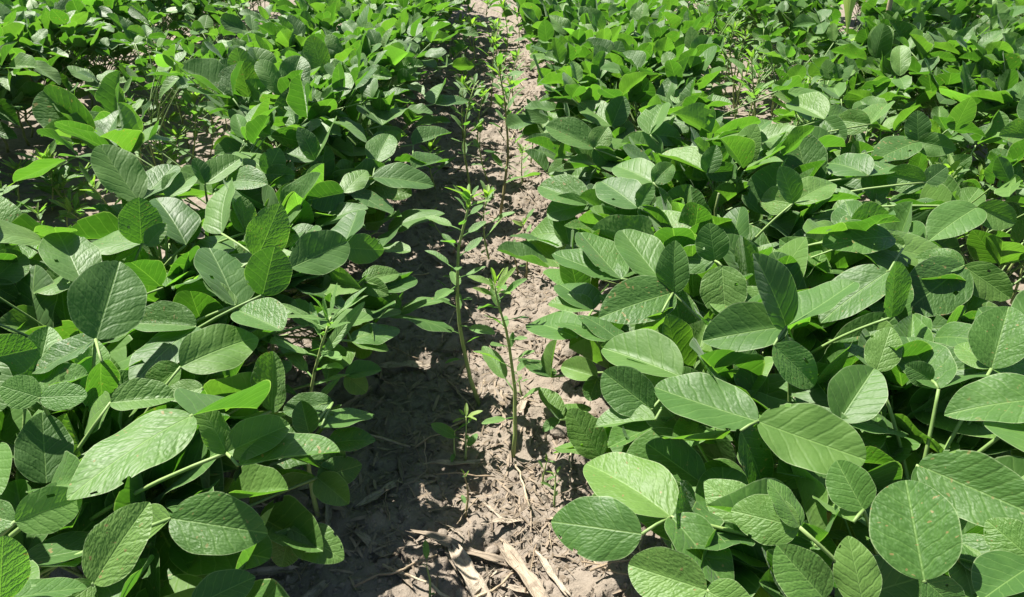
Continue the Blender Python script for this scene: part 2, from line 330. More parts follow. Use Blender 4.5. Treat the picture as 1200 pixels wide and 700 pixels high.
# ---------------------------------------------------------------- surveyed leaves of the nearer plants
# (joint x, y, height) then leaflets (tip x, tip y, rise or 'v' for upright, apparent width[, own base x, y][, 'y' yellowed / 'n' young])
V_ = 'v'
HERO = [
 # right of the furrow
 ((888,494,.25), [(1013,540,-.01,72), (767,457,.0,62), (902,578,-.05,42,868,505)]),
 ((921,383,.27), [(890,297,V_,45), (1002,334,.015,28), (824,397,-.01,54), (957,452,-.03,42,907,405,'n')]),
 ((786,606,.22), [(686,531,0,68), (642,610,-.01,74,752,626), (862,692,-.01,56)]),
 ((828,692,.24), [(736,662,.0,66), (884,722,0,60)]),
 ((789,343,.25), [(704,368,-.005,58), (728,272,.0,50,778,333), (790,283,V_,38), (757,392,-.05,24,776,366)]),
 ((728,327,.22), [(679,275,0,38), (648,300,-.02,34)]),
 ((694,364,.19), [(657,328,0,40), (621,372,-.03,44,676,396), (642,350,.0,22)]),
 ((728,402,.20), [(653,368,.0,24), (682,362,.01,26)]),
 ((798,442,.24), [(706,404,.0,50), (707,436,.02,54,764,480), (697,497,-.01,22,768,492)]),
 ((704,536,.14), [(668,480,.04,42), (652,520,-.02,20)]),
 ((646,442,.06), [(612,413,.0,22), (650,398,V_,14), (627,434,0,12)]),
 ((700,442,.10), [(657,428,0,28), (690,470,-.02,24)]),
 ((656,492,.06), [(633,455,.02,20), (692,474,.0,18), (636,505,-.01,12)]),
 ((937,618,.25), [(857,598,.0,58), (905,560,.02,30)]),
 ((966,702,.25), [(911,640,.02,60)]),
 ((1012,710,.25), [(995,631,.03,52)]),
 ((1012,598,.23), [(980,540,.02,52), (962,585,-.02,26,1000,612)]),
 ((1083,680,.27), [(1061,562,.03,96), (1130,720,-.01,50)]),
 ((1076,545,.25), [(1215,605,0,78), (1122,627,-.03,52)]),
 ((1215,660,.27), [(1157,610,.01,60), (1150,700,0,50)]),
 ((1120,632,.19), [(1205,692,0,46), (1140,695,-.01,40)]),
 ((983,494,.23), [(1025,430,.03,62), (1060,500,-.02,34)]),
 ((1027,435,.25), [(1045,382,.03,40), (995,400,0,20)]),
 ((1100,456,.25), [(1062,398,.0,58), (1062,428,.01,46,1092,446), (1150,425,-.01,28)]),
 ((1235,468,.28), [(1110,476,-.01,52)]),
 ((1045,372,.25), [(1048,306,V_,30)]),
 ((1130,312,.25), [(1062,364,-.01,66), (1072,300,.0,26), (1185,350,-.02,40)]),
 ((1042,318,.26), [(960,373,-.01,52), (1030,280,.0,20,1060,288)]),
 ((1046,277,.27), [(966,284,0,38)]),
 ((1145,243,.25), [(1090,277,-.02,46), (1190,262,-.01,34)]),
 ((1162,432,.26), [(1182,358,.04,62), (1122,400,0,34), (1230,420,0,44)]),
 ((838,306,.26), [(831,262,V_,50), (850,373,-.04,54,846,312), (785,300,-.01,36)]),
 ((765,214,.25), [(720,190,0,36), (790,190,.02,26)]),
 ((696,174,.23), [(640,146,0,30), (713,147,.03,30), (720,196,-.03,26)]),
 ((748,244,.25), [(704,209,0,42), (765,215,.03,20)]),
 ((688,240,.21), [(632,216,0,34), (640,250,-.02,30)]),
 ((717,148,.24), [(682,121,0,30), (731,113,V_,28)]),
 ((762,158,.25), [(776,121,.03,32), (800,160,-.01,26)]),
 ((828,203,.26), [(774,178,.0,18), (840,170,V_,24), (862,200,0,24)]),
 ((966,140,.26), [(925,117,0,28), (990,165,-.02,26)]),
 ((1020,146,.26), [(978,140,-.005,30), (1040,120,.02,26)]),
 ((1018,206,.26), [(970,184,.0,32), (1050,190,.0,28)]),
 ((930,238,.26), [(979,208,.02,38), (890,232,-.01,34), (915,195,V_,26)]),
 ((1085,214,.26), [(1039,205,0,34), (1110,195,.02,28)]),
 ((1076,166,.26), [(1024,186,0,30), (1075,130,V_,28), (1120,175,0,28)]),
 ((795,590,.11), [(787,570,.0,16,797,592,'y'), (775,550,.01,12,790,556,'y')]),
 ((968,622,.15), [(958,590,.02,24,968,622,'y')]),
 # left of the furrow
 ((166,286,.26), [(163,232,V_,54), (98,277,-.005,36), (194,262,.02,20,172,288), (132,300,-.02,24)]),
 ((112,398,.28), [(142,303,.04,82), (40,438,-.02,28), (117,488,-.05,34,119,424)]),
 ((230,383,.25), [(152,440,0,46), (150,376,.01,34)]),
 ((308,346,.27), [(322,289,V_,60), (279,362,0,42,331,388)]),
 ((276,358,.25), [(247,286,.02,54), (238,330,.02,18), (300,380,-.02,24)]),
 ((302,302,.27), [(328,241,V_,48), (406,284,0,50,341,314), (262,205,.03,36,260,274)]),
 ((402,290,.24), [(451,294,-.01,36), (420,250,.01,26)]),
 ((288,273,.26), [(283,230,V_,30), (268,208,.02,26)]),
 ((212,430,.26), [(304,388,.0,60), (165,470,-.03,40)]),
 ((318,482,.21), [(322,411,V_,36)]),
 ((445,342,.14), [(489,324,0,24), (470,360,-.02,20), (440,310,.02,22)]),
 ((448,290,.16), [(481,296,0,12), (462,265,.0,20)]),
 ((412,400,.15), [(468,380,0,24), (456,408,-.01,16), (436,366,.01,18,402,378)]),
 ((425,330,.17), [(468,318,0,22), (455,345,-.01,22)]),
 ((405,440,.14), [(447,432,0,22), (430,460,-.02,26)]),
 ((372,560,.13), [(425,545,0,36), (408,590,-.01,36)]),
 ((385,520,.15), [(440,512,0,30), (400,545,-.02,30)]),
 ((362,381,.19), [(437,370,0,24), (345,350,.02,26)]),
 ((390,472,.17), [(332,483,0,32), (353,470,V_,30,362,508), (435,480,-.02,28,376,502)]),
 ((265,531,.25), [(237,472,V_,34), (339,497,.01,46), (398,526,.0,34,279,546)]),
 ((306,464,.22), [(227,479,0,28)]),
 ((226,487,.315), [(72,570,0,64), (300,470,-.05,20)]),
 ((238,455,.26), [(190,463,0,24)]),
 ((130,472,.27), [(206,464,0,38), (90,500,-.03,34)]),
 ((110,684,.28), [(171,589,.03,60), (60,720,0,40)]),
 ((200,608,.24), [(312,624,-.01,70), (150,640,-.03,36)]),
 ((18,612,.30), [(96,583,.0,52,18,612,'n'), (-30,600,0,40)]),
 ((0,705,.30), [(4,630,.03,56,0,705,'n'), (102,684,-.01,28)]),
 ((-25,424,.29), [(44,408,0,60), (0,480,-.02,50)]),
 ((47,466,.28), [(0,452,.01,44,47,466,'n'), (101,463,0,32,47,466,'n')]),
 ((96,332,.26), [(68,268,.01,58), (40,330,-.01,30)]),
 ((-12,332,.26), [(28,296,.01,40), (20,350,-.02,40)]),
 ((163,236,.26), [(117,172,.02,50), (205,196,0,26)]),
 ((196,232,.26), [(226,204,.01,30), (215,250,-.02,28)]),
 ((218,287,.25), [(184,224,.01,48), (238,262,0,14)]),
 ((240,216,.26), [(282,184,.02,28), (228,185,V_,18), (311,212,.01,26,265,212)]),
 ((312,204,.26), [(328,174,.03,36), (345,205,0,24), (280,170,.01,34)]),
 ((225,712,.22), [(299,674,0,44)]),
 ((340,620,.12), [(402,652,-.01,44), (330,665,-.02,40)]),
 ((484,170,.20), [(528,153,0,20), (523,186,-.02,20,484,198)]),
 ((437,208,.22), [(509,213,-.02,26), (456,154,.03,32,440,192)]),
 ((369,188,.25), [(351,148,V_,24), (391,137,.03,26), (334,180,0,22)]),
 ((448,147,.24), [(474,123,.01,16), (425,120,.01,24)]),
 ((403,226,.24), [(429,196,.02,24), (360,235,0,36)]),
 ((510,122,.22), [(548,116,0,14), (520,95,.01,18)]),
]
HEROBOX = []      # image ellipses of the surveyed leaves: no other plant's leaf is grown in front of them
def hero_leaflet(jx, jy, jz, t):
    tx, ty, rise, w = t[:4]; rest = list(t[4:]); fl = ''
    if rest and isinstance(rest[-1], str): fl = rest.pop()
    bx, by = rest if rest else (jx, jy)
    B = at(bx, by, jz)
    if rise == 'v':
        d = ray(tx, ty); T = CAM + d * ((B.y + .012 - CAM.y) / d.y)
    else:
        T = at(tx, ty, jz + rise)
        for k_ in range(16):                 # a leaflet of this plant is at most 8-9 cm long: the rest is tilt
            if (T - B).length < .086: break
            T = min((at(tx, ty, T.z + .005), at(tx, ty, T.z - .005), T), key=lambda q: (q - B).length)
    yv = T - B; L = yv.length; y = yv.normalized(); mid = B.lerp(T, .45)
    v = (mid - CAM).normalized(); zc = proj(mid)[2]
    a = v.cross(y).normalized(); b = a.cross(y)
    full = .64 * L * FPX / zc
    ct = min(1.0, w / full); st = math.sqrt(1 - ct * ct); best = None
    for sg in (1, -1):
        for fl_ in (1, -1):
            s_ = (a * ct + b * st * sg) * fl_; n = s_.cross(y)
            sc_ = n.dot(Vector((0, 0, 1)) + to_sun * .3)
            if best is None or sc_ > best[0]: best = (sc_, s_, n)
    _, s_, n = best
    sx = L * min(1.35, max(1.0, w / full))
    m = Matrix(((s_.x * sx, y.x * L, n.x * L, B.x), (s_.y * sx, y.y * L, n.y * L, B.y), (s_.z * sx, y.z * L, n.z * L, B.z), (0, 0, 0, 1)))
    an = math.atan2(ty - by, tx - bx); ln = math.hypot(tx - bx, ty - by) / 2
    rx = math.hypot(ln * math.cos(an), w / 2 * math.sin(an)); ry = math.hypot(ln * math.sin(an), w / 2 * math.cos(an))
    HEROBOX.append(((bx + tx) / 2, (by + ty) / 2, max(rx, 6) * .92, max(ry, 6) * .92, zc))
    return m, fl, L, B
HL = []
for (j, ts) in HERO:
    J = at(*j); HL.append((J, [hero_leaflet(*j, t) for t in ts]))
print('hero leaflet lengths', sorted(round(x[2], 3) for h in HL for x in h[1])[::8])

OPEN = []
for (hx, hy, rx_, ry_, gy_) in [(222, 150, 24, 36, 190), (205, 185, 22, 22, 205), (50, 238, 50, 30, 255), (105, 215, 26, 18, 230),
        (880, 105, 20, 40, 165), (866, 66, 16, 34, 118), (997, 20, 10, 20, 45), (582, 110, 26, 42, 230), (556, 150, 14, 50, 230), (600, 60, 16, 50, 100), (388, 415, 40, 50, 600)]:
    OPEN.append((hx, hy, rx_, ry_, proj(at(hx, gy_, 0))[2]))      # openings where weeds and soil show
rp = random.Random(11)
def hides_hero(c0, c1, boxes=None):
    sd = (c1 - c0).cross(Vector((0, 0, 1))); sd = sd * .27
    for f, g in ((.15, 0), (.4, 0), (.7, 0), (.97, 0), (.4, 1), (.4, -1)):
        p = c0.lerp(c1, f) + sd * g; x, y, d = proj(p)
        for (hx, hy, rx, ry, hd) in (HEROBOX if boxes is None else boxes):
            if d < hd - .005 and ((x - hx) / rx) ** 2 + ((y - hy) / ry) ** 2 < 1.0: return True
    return False

def grow_plant(bx, by, side_fill, size=1.0, nleaf=10, limits=None):
    """returns (stem height, list of leaves); leaf = (node, joint, [(base, tip direction, up, length, roll, mesh)])"""
    z0 = gz(bx, by); h = rp.uniform(.16, .21) * size; leaves = []
    for k in range(nleaf):
        f = (k + 1) / nleaf
        zn = h * (.18 + .82 * f)
        phi = (0 if k % 2 else math.pi) + rp.gauss(0, .75)
        if rp.random() < .25: phi = rp.uniform(0, 2 * math.pi)
        el = R(rp.uniform(18, 50) + 26 * f)
        Lp = rp.uniform(.08, .31) * (1.08 - .30 * f) * size
        node = Vector((0, 0, zn)); hd = Vector((math.cos(phi), math.sin(phi), 0))
        joint = node + hd * (Lp * math.cos(el)) + Vector((0, 0, Lp * math.sin(el)))
        if limits and not (limits[0] < bx + joint.x + hd.x * .03 < limits[1]):
            phi = math.pi - phi; hd.x = -hd.x; joint.x = -joint.x
        joint.z = min(joint.z, .235 + rp.random() * .045)
        if joint.z < .055: joint.z = .055 + rp.random() * .02
        Ll = rp.uniform(.058, .084) * size * (1 - .24 * min(1, max(0, (by - .75) / .8))) * (1 - .22 * max(0, f - .8) / .2)
        young = f > .85
        lf = []
        for q in (0, 1, -1):
            if q == 0: az = phi + rp.gauss(0, .2); pit = rp.gauss(2 + 16 * f, 20)
            else: az = phi + q * R(rp.uniform(62, 98)); pit = rp.gauss(8 + 18 * f, 20)
            if rp.random() < .22 * (f > .4): pit = rp.uniform(42, 82)
            pit = R(max(-50, min(84, pit)))
            d = Vector((math.cos(az) * math.cos(pit), math.sin(az) * math.cos(pit), math.sin(pit)))
            up = Vector((0, 0, 1)) + Vector((to_sun.x, to_sun.y, 0)) * .35 + hd * -.25
            base = joint + (hd * .012 * size if q == 0 else Vector((0, 0, 0))) + d * .004
            me = rp.choice(YOUNG) if (young and rp.random() < (.24 if by < 1.0 else .06)) or rp.random() < .015 else rp.choice(SOY)
            lf.append((base, d, up, Ll * (1.08 if q == 0 else .95) * rp.uniform(.9, 1.1), R(rp.gauss(0, 26)), me))
        leaves.append((node, joint, lf))
    return z0, h, leaves

def build_hero_leaf(root, O, h, J, lfs):
    jl = J - O; zn = min(h * .85, max(.02, jl.z * .62)); node = Vector((0, 0, zn)); pv = jl - node
    n = 7; pts = []
    for i in range(n + 1):
        t = i / n; p = node.lerp(jl, t); p.z += math.sin(math.pi * t) * .10 * pv.length * .6; pts.append(p)
    rad = [.0019 - .0006 * i / n for i in range(n + 1)]
    parts = [tube(pts, rad, 6)]
    for m, fl, L, B in lfs:
        b = B - O
        if (b - jl).length > .006: parts.append(tube([jl, jl.lerp(b, .5) + Vector((0, 0, .001)), b], [.0013, .0012, .0012], 5))
    v, f = merge(parts); lo = obj('leaf', mesh('surveyed_petiole', v, f, M['petiole']), root)
    for m, fl, L, B in lfs:
        src = {'y': YELLOW, 'n': YOUNG_H}.get(fl, SOY_H)
        obj('leaflet', rp.choice(src), lo, Matrix.Translation(-O) @ m)

def build_plant(bx, by, data, label, group, extra=()):
    z0, h, leaves = data
    root = bpy.data.objects.new('soybean_plant', None); col.objects.link(root)
    root.empty_display_size = .02; root.location = (bx, by, z0)
    tag(root, label, 'soybean plant', group)
    O = Vector((bx, by, z0))
    obj('stem', rp.choice(STEM), root, Matrix.Rotation(rp.random() * 6.28, 4, 'Z') @ Matrix.Scale(h, 4))
    for node, joint, lf in leaves:
        if min(proj(O + b + d * L)[2] for b, d, u, L, ro, me in lf) < .40: continue      # nothing pushed up against the lens
        if any(hides_hero(O + b, O + b + d * L, OPEN) for b, d, u, L, ro, me in lf) or hides_hero(O + node, O + joint, OPEN): continue
        for tries in range(4):
            if not any(hides_hero(O + b, O + b + d * L) for b, d, u, L, ro, me in lf): break
            dz = joint.z * .30; joint = joint - Vector((0, 0, dz)); node = node - Vector((0, 0, node.z * .3))
            lf = [(b - Vector((0, 0, dz)), d, u, L, ro, me) for b, d, u, L, ro, me in lf]
        else: continue
        pv = joint - node
        th_ = .085 / pv.length; ml = frame(node, pv, (0, 0, 1), pv.length) @ Matrix.Diagonal((th_, 1, th_, 1))      # long stalks stay thin
        lo = obj('leaf', rp.choice(PET), root, ml)
        for b, d, u, L, ro, me in lf:
            obj('leaflet', me, lo, frame(b, d, u, L, ro), ml)
    for e in extra: build_hero_leaf(root, O, h, *e)
    return root

# ---------------------------------------------------------------- soybean rows
BAND = [(-9, .75, 'nearest the camera'), (.75, 1.5, 'in the middle distance'), (1.5, 99, 'far along the row')]
ROWNAME = {-1: 'first row left of bare furrow', 1: 'first row right of bare furrow', -2: 'second row left of bare furrow',
           2: 'second row right of bare furrow', -3: 'third row left of bare furrow', 3: 'third row right of bare furrow',
           4: 'weedy strip between the two nearest right rows', -4: 'weedy strip between the two nearest left rows'}
DESC = {(888, 494): 'with broad paired leaflets spread flat, right of the nearest tall weed', (921, 383): 'with an upright narrow top leaflet, centre of the right row',
 (786, 606): 'with broad leaflets reaching over the front right edge of furrow', (828, 692): 'cut off by the bottom edge, just right of the furrow',
 (789, 343): 'with a pale flat leaflet and small upright one, level with tall weeds', (694, 364): 'leaning toward the small pigweed at the right furrow edge',
 (1083, 680): 'with the biggest round upright leaflet, lower right', (1235, 468): 'with a broad pale leaf at the right edge of the photo',
 (937, 618): 'with a small heart-shaped leaflet below the paired broad leaflets, lower right', (1076, 545): 'with a long rough leaflet reaching the right edge, lower right',
 (1100, 456): 'with crowded pale leaflets standing on edge, right of the row centre', (1130, 312): 'with a broad quilted leaf beside the dark right furrow',
 (838, 306): 'with a dark round upright leaflet, upper middle of the right row', (728, 327): 'with small leaflets low on the right furrow edge',
 (1145, 243): 'with a dark drooping leaf beside the right furrow weeds', (748, 244): 'with quilted leaflets over the mid furrow, right row',
 (828, 203): 'with thin edge-on leaflets, behind the dark round upright leaflet', (930, 238): 'with one large fan-shaped leaflet, upper right row',
 (166, 286): 'with a round upright leaflet beside the weedy left furrow', (112, 398): 'with a large upright half-shaded leaflet at the left',
 (308, 346): 'with a round backlit upright leaflet, middle of left row', (302, 302): 'with a pointed upright leaflet behind the round backlit one, left row',
 (226, 487): 'with the longest pale leaflet, lower left', (265, 531): 'with paired leaflets pointing at the furrow, lower left',
 (110, 684): 'with an upright half-lit leaflet in the bottom left corner', (18, 612): 'with bright yellow-green leaflets at the left edge',
 (163, 236): 'with a tall pointed leaflet against the weedy left furrow', (212, 430): 'with a glossy grey-green leaflet, centre of the left row',
 (390, 472): 'with low leaflets under the narrow-leaved pigweed, left furrow edge', (402, 290): 'with a pale leaflet pointing at the furrow, mid left row',
 (240, 216): 'with clustered dark round leaflets, mid left row', (437, 208): 'with flat leaflets over the shaded mid furrow, left row',
 (369, 188): 'with paired upright leaflets, upper left row', (484, 170): 'with two pale leaflets overhanging the shaded furrow, upper left row',
 (200, 608): 'with a broad drooping leaflet in the lower left', (966, 702): 'with small upright leaflets at the bottom edge, right of centre',
 (1046, 277): 'with a bright pale flat leaflet, upper right of the row', (696, 174): 'with crinkled leaflets beside the mid furrow weeds, right row',
 (1018, 206): 'with dark folded leaflets near the right furrow weeds', (966, 140): 'with folded leaflets just below the yellow-topped right furrow weeds'}
spots = []
for rk in (-1, 1, -2, 2, -3, 3):
    rx = {-1: -.345, 1: .335, -2: -1.13, 2: 1.04, -3: -1.80, 3: 1.72}[rk]
    y = {1: .10, 2: .75, 3: 1.75}[abs(rk)]; yend = {1: 4.0, 2: 3.9, 3: 3.8}[abs(rk)]
    while y < yend:
        sh = .02 * min(1, max(0, (y - .7) / 1.2)) * (-1 if rk == 1 else 1 if rk == -1 else 0)
        spots.append([rk, rx + sh, rx + sh + rp.gauss(0, .022), y + rp.gauss(0, .012), []])
        y += rp.uniform(.052, .075) * (1.0 if y < 2.2 else 1.25)
for rk, x0, y0, y1, st_ in ((4, .70, .86, 2.7, .095), (-4, -.75, 1.45, 2.8, .13)):
    y = y0
    while y < y1:
        x = x0 + rp.gauss(0, .045); spots.append([rk, x, x, y, []]); y += st_ * rp.uniform(.7, 1.3)
DKEY = {}
for h in HL:                                             # each surveyed leaf grows from the plant that stands nearest under it
    J = h[0]; DKEY[id(h)] = HERO[HL.index(h)][0][:2]
    near = min((q for q in spots if abs(q[0]) < 3), key=lambda q: math.hypot(q[2] - J.x, (q[3] - J.y) * 1.0) + .02 * len(q[4]))
    near[4].append(h)
for rk, rx, bx, by, ex in spots:
    far_ = .11 * min(1, max(0, (by - .6) / .9)); lim = ((.15 if by < .75 else .125) - far_, .80) if rk > 0 else (-.76, -.125 + min(.10, .13 * max(0, by - .45)))
    if abs(rk) > 1: lim = (rx - .40, rx + .40) if rk != -2 else (rx - .40, rx + .31)
    few = abs(rk) == 4
    data = grow_plant(bx, by, 0, rp.uniform(.72, .95) if few else rp.uniform(.88, 1.1), rp.choice([12, 13]) if few else rp.choice([25, 26]) if rk == -1 and .4 < by < 1.2 else (rp.choice([17, 18]) if by < .8 else rp.choice([22, 23]) if by < 1.3 else rp.choice([25, 26])), lim)
    bn = next(b[2] for b in BAND if b[0] <= by < b[1])
    own = [DESC[DKEY[id(h)]] for h in ex if DKEY[id(h)] in DESC]
    build_plant(bx, by, data, 'soybean plant ' + own[0] if own else 'soybean plant in the %s, %s' % (ROWNAME[rk], bn), 'soybeans of the %s, %s' % (ROWNAME[rk], bn), ex)
print('plants', len(spots))

# ---------------------------------------------------------------- pigweeds
def weed_leaf_mesh(mat, ratio, seed, fold, arch, pet=.30):
    me0 = leaflet_mesh('tmp', None, ratio=ratio, fold=fold, arch=arch, wave=.02, widest=.42, nv=10, nu=6, seed=seed, quilt=.003)
    n = len(me0.vertices); co = np.empty(n * 3, dtype=np.float32); me0.vertices.foreach_get('co', co); co = co.reshape(-1, 3)
    uvl = me0.uv_layers['UVMap'].data; uv = np.zeros((n, 2)); 
    for p in me0.polygons:
        for li, vi in zip(p.loop_indices, p.vertices): uv[vi] = uvl[li].uv
    ed = np.empty(n, dtype=np.float32); me0.attributes['edge'].data.foreach_get('value', ed)
    F = [tuple(p.vertices) for p in me0.polygons]
    co = co * (1 - pet); co[:, 1] += pet
    tv, tf = tube([(0, 0, 0), (0, pet * .5, .012), (0, pet + .03, 0)], [.016, .013, .011], 4)
    V = [tuple(v) for v in co] + [tuple(v) for v in tv]; F += [tuple(i + n for i in f) for f in tf]
    UV = np.vstack([uv, np.zeros((len(tv), 2))]); E = list(ed) + [0] * len(tv)
    bpy.data.meshes.remove(me0)
    return mesh('pigweed_leaf', V, F, mat, uv=UV, attrs={'edge': E})
WL = [weed_leaf_mesh(M['weed'], r_, i_, f_, a_) for i_, (r_, f_, a_) in enumerate([(.36, 10, .15), (.42, 18, .05), (.32, 26, .22), (.46, 8, .12), (.38, 14, -.05)])]
WN = [weed_leaf_mesh(M['weed'], r_, 20 + i_, f_, a_, .16) for i_, (r_, f_, a_) in enumerate([(.20, 14, .12), (.24, 8, .02), (.17, 22, .2)])]
WT = [weed_leaf_mesh(M['weed_tip'], r_, 10 + i_, f_, a_, .12) for i_, (r_, f_, a_) in enumerate([(.30, 20, .1), (.26, 30, .0), (.34, 14, .2)])]
rw = random.Random(5)
def pigweed(px, py, tx, ty, label, group='pigweeds', n=12, leaf=.038, red=False, narrow=False, tipn=7, ground=None):
    b = at(px, py, 0.0); b.z = gz(b.x, b.y)
    d = ray(tx, ty); t = CAM + d * ((b.y + rw.uniform(-.01, .03) - CAM.y) / d.y)
    return pigweed_at(b, t, label, group, n, leaf, red, narrow, tipn)
def pigweed_at(b, t, label, group, n=12, leaf=.038, red=False, narrow=False, tipn=7):
    H = (t - b).length
    root = bpy.data.objects.new('pigweed', None); col.objects.link(root); root.location = b; root.empty_display_size = .02
    tag(root, label, 'weed', group)
    top = t - b; k = 8; pts = []
    cx, cyy = rw.uniform(-.10, .10) * H, rw.uniform(-.10, .10) * H
    for i in range(k + 1):
        f = i / k; p = top * f; p += Vector((cx, cyy, 0)) * math.sin(math.pi * f) + Vector((rw.uniform(-1, 1), rw.uniform(-1, 1), 0)) * .006 * H * (0 < i)
        pts.append(p)
    pts[0].z -= .004
    r0 = .0012 + .0068 * H
    v, f_ = tube(pts, [r0 * (1 - .6 * i / k) for i in range(k + 1)], 6)
    obj('stem', mesh('pigweed_stem', v, f_, M['weed_stem_red' if red else 'weed_stem']), root)
    def on(f):
        x = f * k; i = min(int(x), k - 1); return pts[i].lerp(pts[i + 1], x - i)
    ph = rw.random() * 6.28
    n = int(n * 1.3)
    for i in range(n):
        f = .22 + .76 * (i / max(1, n - 1)) ** .8; ph += 2.4 + rw.gauss(0, .35)
        L = leaf * 1.35 * (1.0 - .38 * f) * rw.uniform(.5, 1.45)
        if f < .35: L *= .7
        el = R(rw.uniform(-5, 40) + 22 * f)
        dr = Vector((math.cos(ph) * math.cos(el), math.sin(ph) * math.cos(el), math.sin(el)))
        obj('leaf', rw.choice(WN if narrow else WL), root, frame(on(f), dr, (0, 0, 1), L, R(rw.gauss(0, 15))))
    for i in range(tipn):
        ph += 2.4; el = R(rw.uniform(15, 75)); dr = Vector((math.cos(ph) * math.cos(el), math.sin(ph) * math.cos(el), math.sin(el)))
        obj('leaf', rw.choice(WN if narrow else WT), root, frame(on(rw.uniform(.92, 1.0)), dr, (0, 0, 1), leaf * rw.uniform(.45, .85), R(rw.gauss(0, 15))))
    return root
G1 = 'pigweeds in the bare furrow'
pigweed(601, 525, 578, 335, 'tall pigweed with bare lower stem, nearest tall weed in the bare furrow', G1, 14, .044, tipn=8)
pigweed(562, 462, 553, 228, 'tallest thin pigweed, just behind and left of the nearest tall weed', G1, 17, .042)
pigweed(545, 532, 546, 488, 'short spindly weed at the edge of the left row shadow, front of furrow', G1, 4, .030, tipn=4)
pigweed(533, 529, 533, 506, 'tiny weed sprout left beside the short spindly weed', G1, 2, .020, tipn=2)
pigweed(544, 592, 544, 556, 'thin brownish weed stem in front of the short spindly weed', G1, 2, .014, red=True, tipn=2)
pigweed(575, 305, 572, 228, 'pigweed close behind and right of the tallest thin pigweed', G1, 8, .040)
pigweed(617, 323, 613, 262, 'small pigweed on bare soil near the right soybean row edge', G1, 6, .030, red=True, tipn=5)
pigweed(607, 318, 598, 290, 'tiny reddish weed leaning left on bare soil', G1, 3, .018, red=True, tipn=2)
pigweed(586, 245, 583, 78, 'tall pigweed with reddish stem and bright yellow-green top, mid furrow', G1, 20, .046, red=True, tipn=14)
pigweed(555, 232, 556, 100, 'slender pigweed beside the left soybean row, mid furrow', G1, 14, .040)
pigweed(572, 212, 563, 150, 'low bushy pigweed between two taller weeds, mid furrow', G1, 9, .036)
pigweed(612, 215, 612, 178, 'small pigweed against the right row, mid furrow', G1, 7, .034)
pigweed(622, 190, 620, 140, 'pale pigweed tucked under right row leaves, mid furrow', G1, 8, .036)
pigweed(560, 165, 566, 110, 'bushy pigweed in left row shade, far half of furrow', G1, 10, .040)
pigweed(597, 155, 600, 100, 'bright pigweed in the middle of the far furrow', G1, 10, .042)
pigweed(603, 122, 607, 66, 'leafy pigweed right of centre in the far furrow', G1, 11, .044)
pigweed(575, 125, 579, 48, 'tall leafy pigweed left of centre in the far furrow', G1, 14, .046)
pigweed(590, 78, 589, 8, 'yellow-green topped pigweed near the top end of the furrow', G1, 14, .050, tipn=12)
pigweed(556, 80, 552, 30, 'pigweed against left row near the top end of furrow', G1, 10, .048)
pigweed(606, 52, 604, 14, 'small pigweed right of the furrow line near the top end', G1, 9, .046)
pigweed(574, 40, 572, 4, 'farthest pigweed visible in the furrow, at the top edge', G1, 9, .05)
pigweed(502, 690, 500, 664, 'tiny two-leaved seedling in shade, front end of furrow', G1, 2, .024, tipn=1)
pigweed(650, 585, 651, 555, 'tiny pale weed under right row leaves, front of furrow', G1, 4, .016, tipn=2)
pigweed(636, 560, 641, 540, 'tiny weed seedling beside right row, behind the front leaves', G1, 3, .016, tipn=2)
pigweed(612, 455, 608, 440, 'minute green seedling behind the nearest tall weed stem', G1, 3, .012, tipn=1)
pigweed(520, 275, 505, 252, 'small weed in the left row shade, mid furrow', G1, 5, .028, tipn=3)
pigweed(520, 345, 530, 325, 'small drooping weed at the shade edge beside tall weeds', G1, 4, .028, tipn=2)
pigweed(372, 600, 388, 372, 'narrow-leaved pigweed growing out of the left row edge', 'pigweeds among the soybeans', 16, .062, narrow=True, tipn=8)
G2 = 'pigweeds of the left furrow'
for (px, py, tx, ty, n, lf) in [(225, 190, 228, 118, 15, .05), (246, 180, 246, 132, 12, .045), (206, 205, 207, 160, 12, .045), (186, 215, 188, 178, 10, .04), (330, 120, 333, 42, 16, .055),
        (310, 130, 312, 72, 13, .05), (345, 70, 346, 12, 13, .055), (265, 150, 262, 102, 12, .05), (288, 142, 290, 95, 12, .05), (60, 245, 56, 190, 12, .04), (24, 255, 20, 198, 12, .04),
        (100, 236, 98, 200, 10, .036), (350, 105, 356, 60, 11, .05), (145, 218, 146, 180, 10, .04), (40, 285, 44, 250, 8, .034), (80, 268, 82, 240, 7, .03)]:
    pigweed(px, py, tx, ty, 'small bushy pigweed in the weedy furrow between the first and second left rows', G2, n, lf)
G3 = 'pigweeds of the right furrow'
for (px, py, tx, ty, n, lf) in [(885, 165, 880, 66, 18, .055), (870, 118, 862, 30, 16, .06), (905, 130, 900, 70, 13, .05), (845, 105, 845, 52, 12, .055), (925, 100, 925, 40, 13, .055),
        (1165, 300, 1150, 205, 12, .04), (955, 85, 955, 35, 12, .055), (820, 70, 822, 18, 12, .06), (1190, 240, 1186, 190, 12, .045), (990, 110, 990, 66, 12, .05), (1090, 150, 1090, 105, 11, .05), (1010, 190, 1010, 140, 12, .05), (940, 140, 942, 96, 12, .05), (1060, 230, 1058, 180, 12, .045), (1120, 270, 1122, 215, 12, .045), (900, 95, 898, 48, 12, .055), (1040, 120, 1042, 80, 12, .05)]:
    pigweed(px, py, tx, ty, 'leafy pigweed poking up among the soybeans in the first furrow on the right', G3, n, lf)

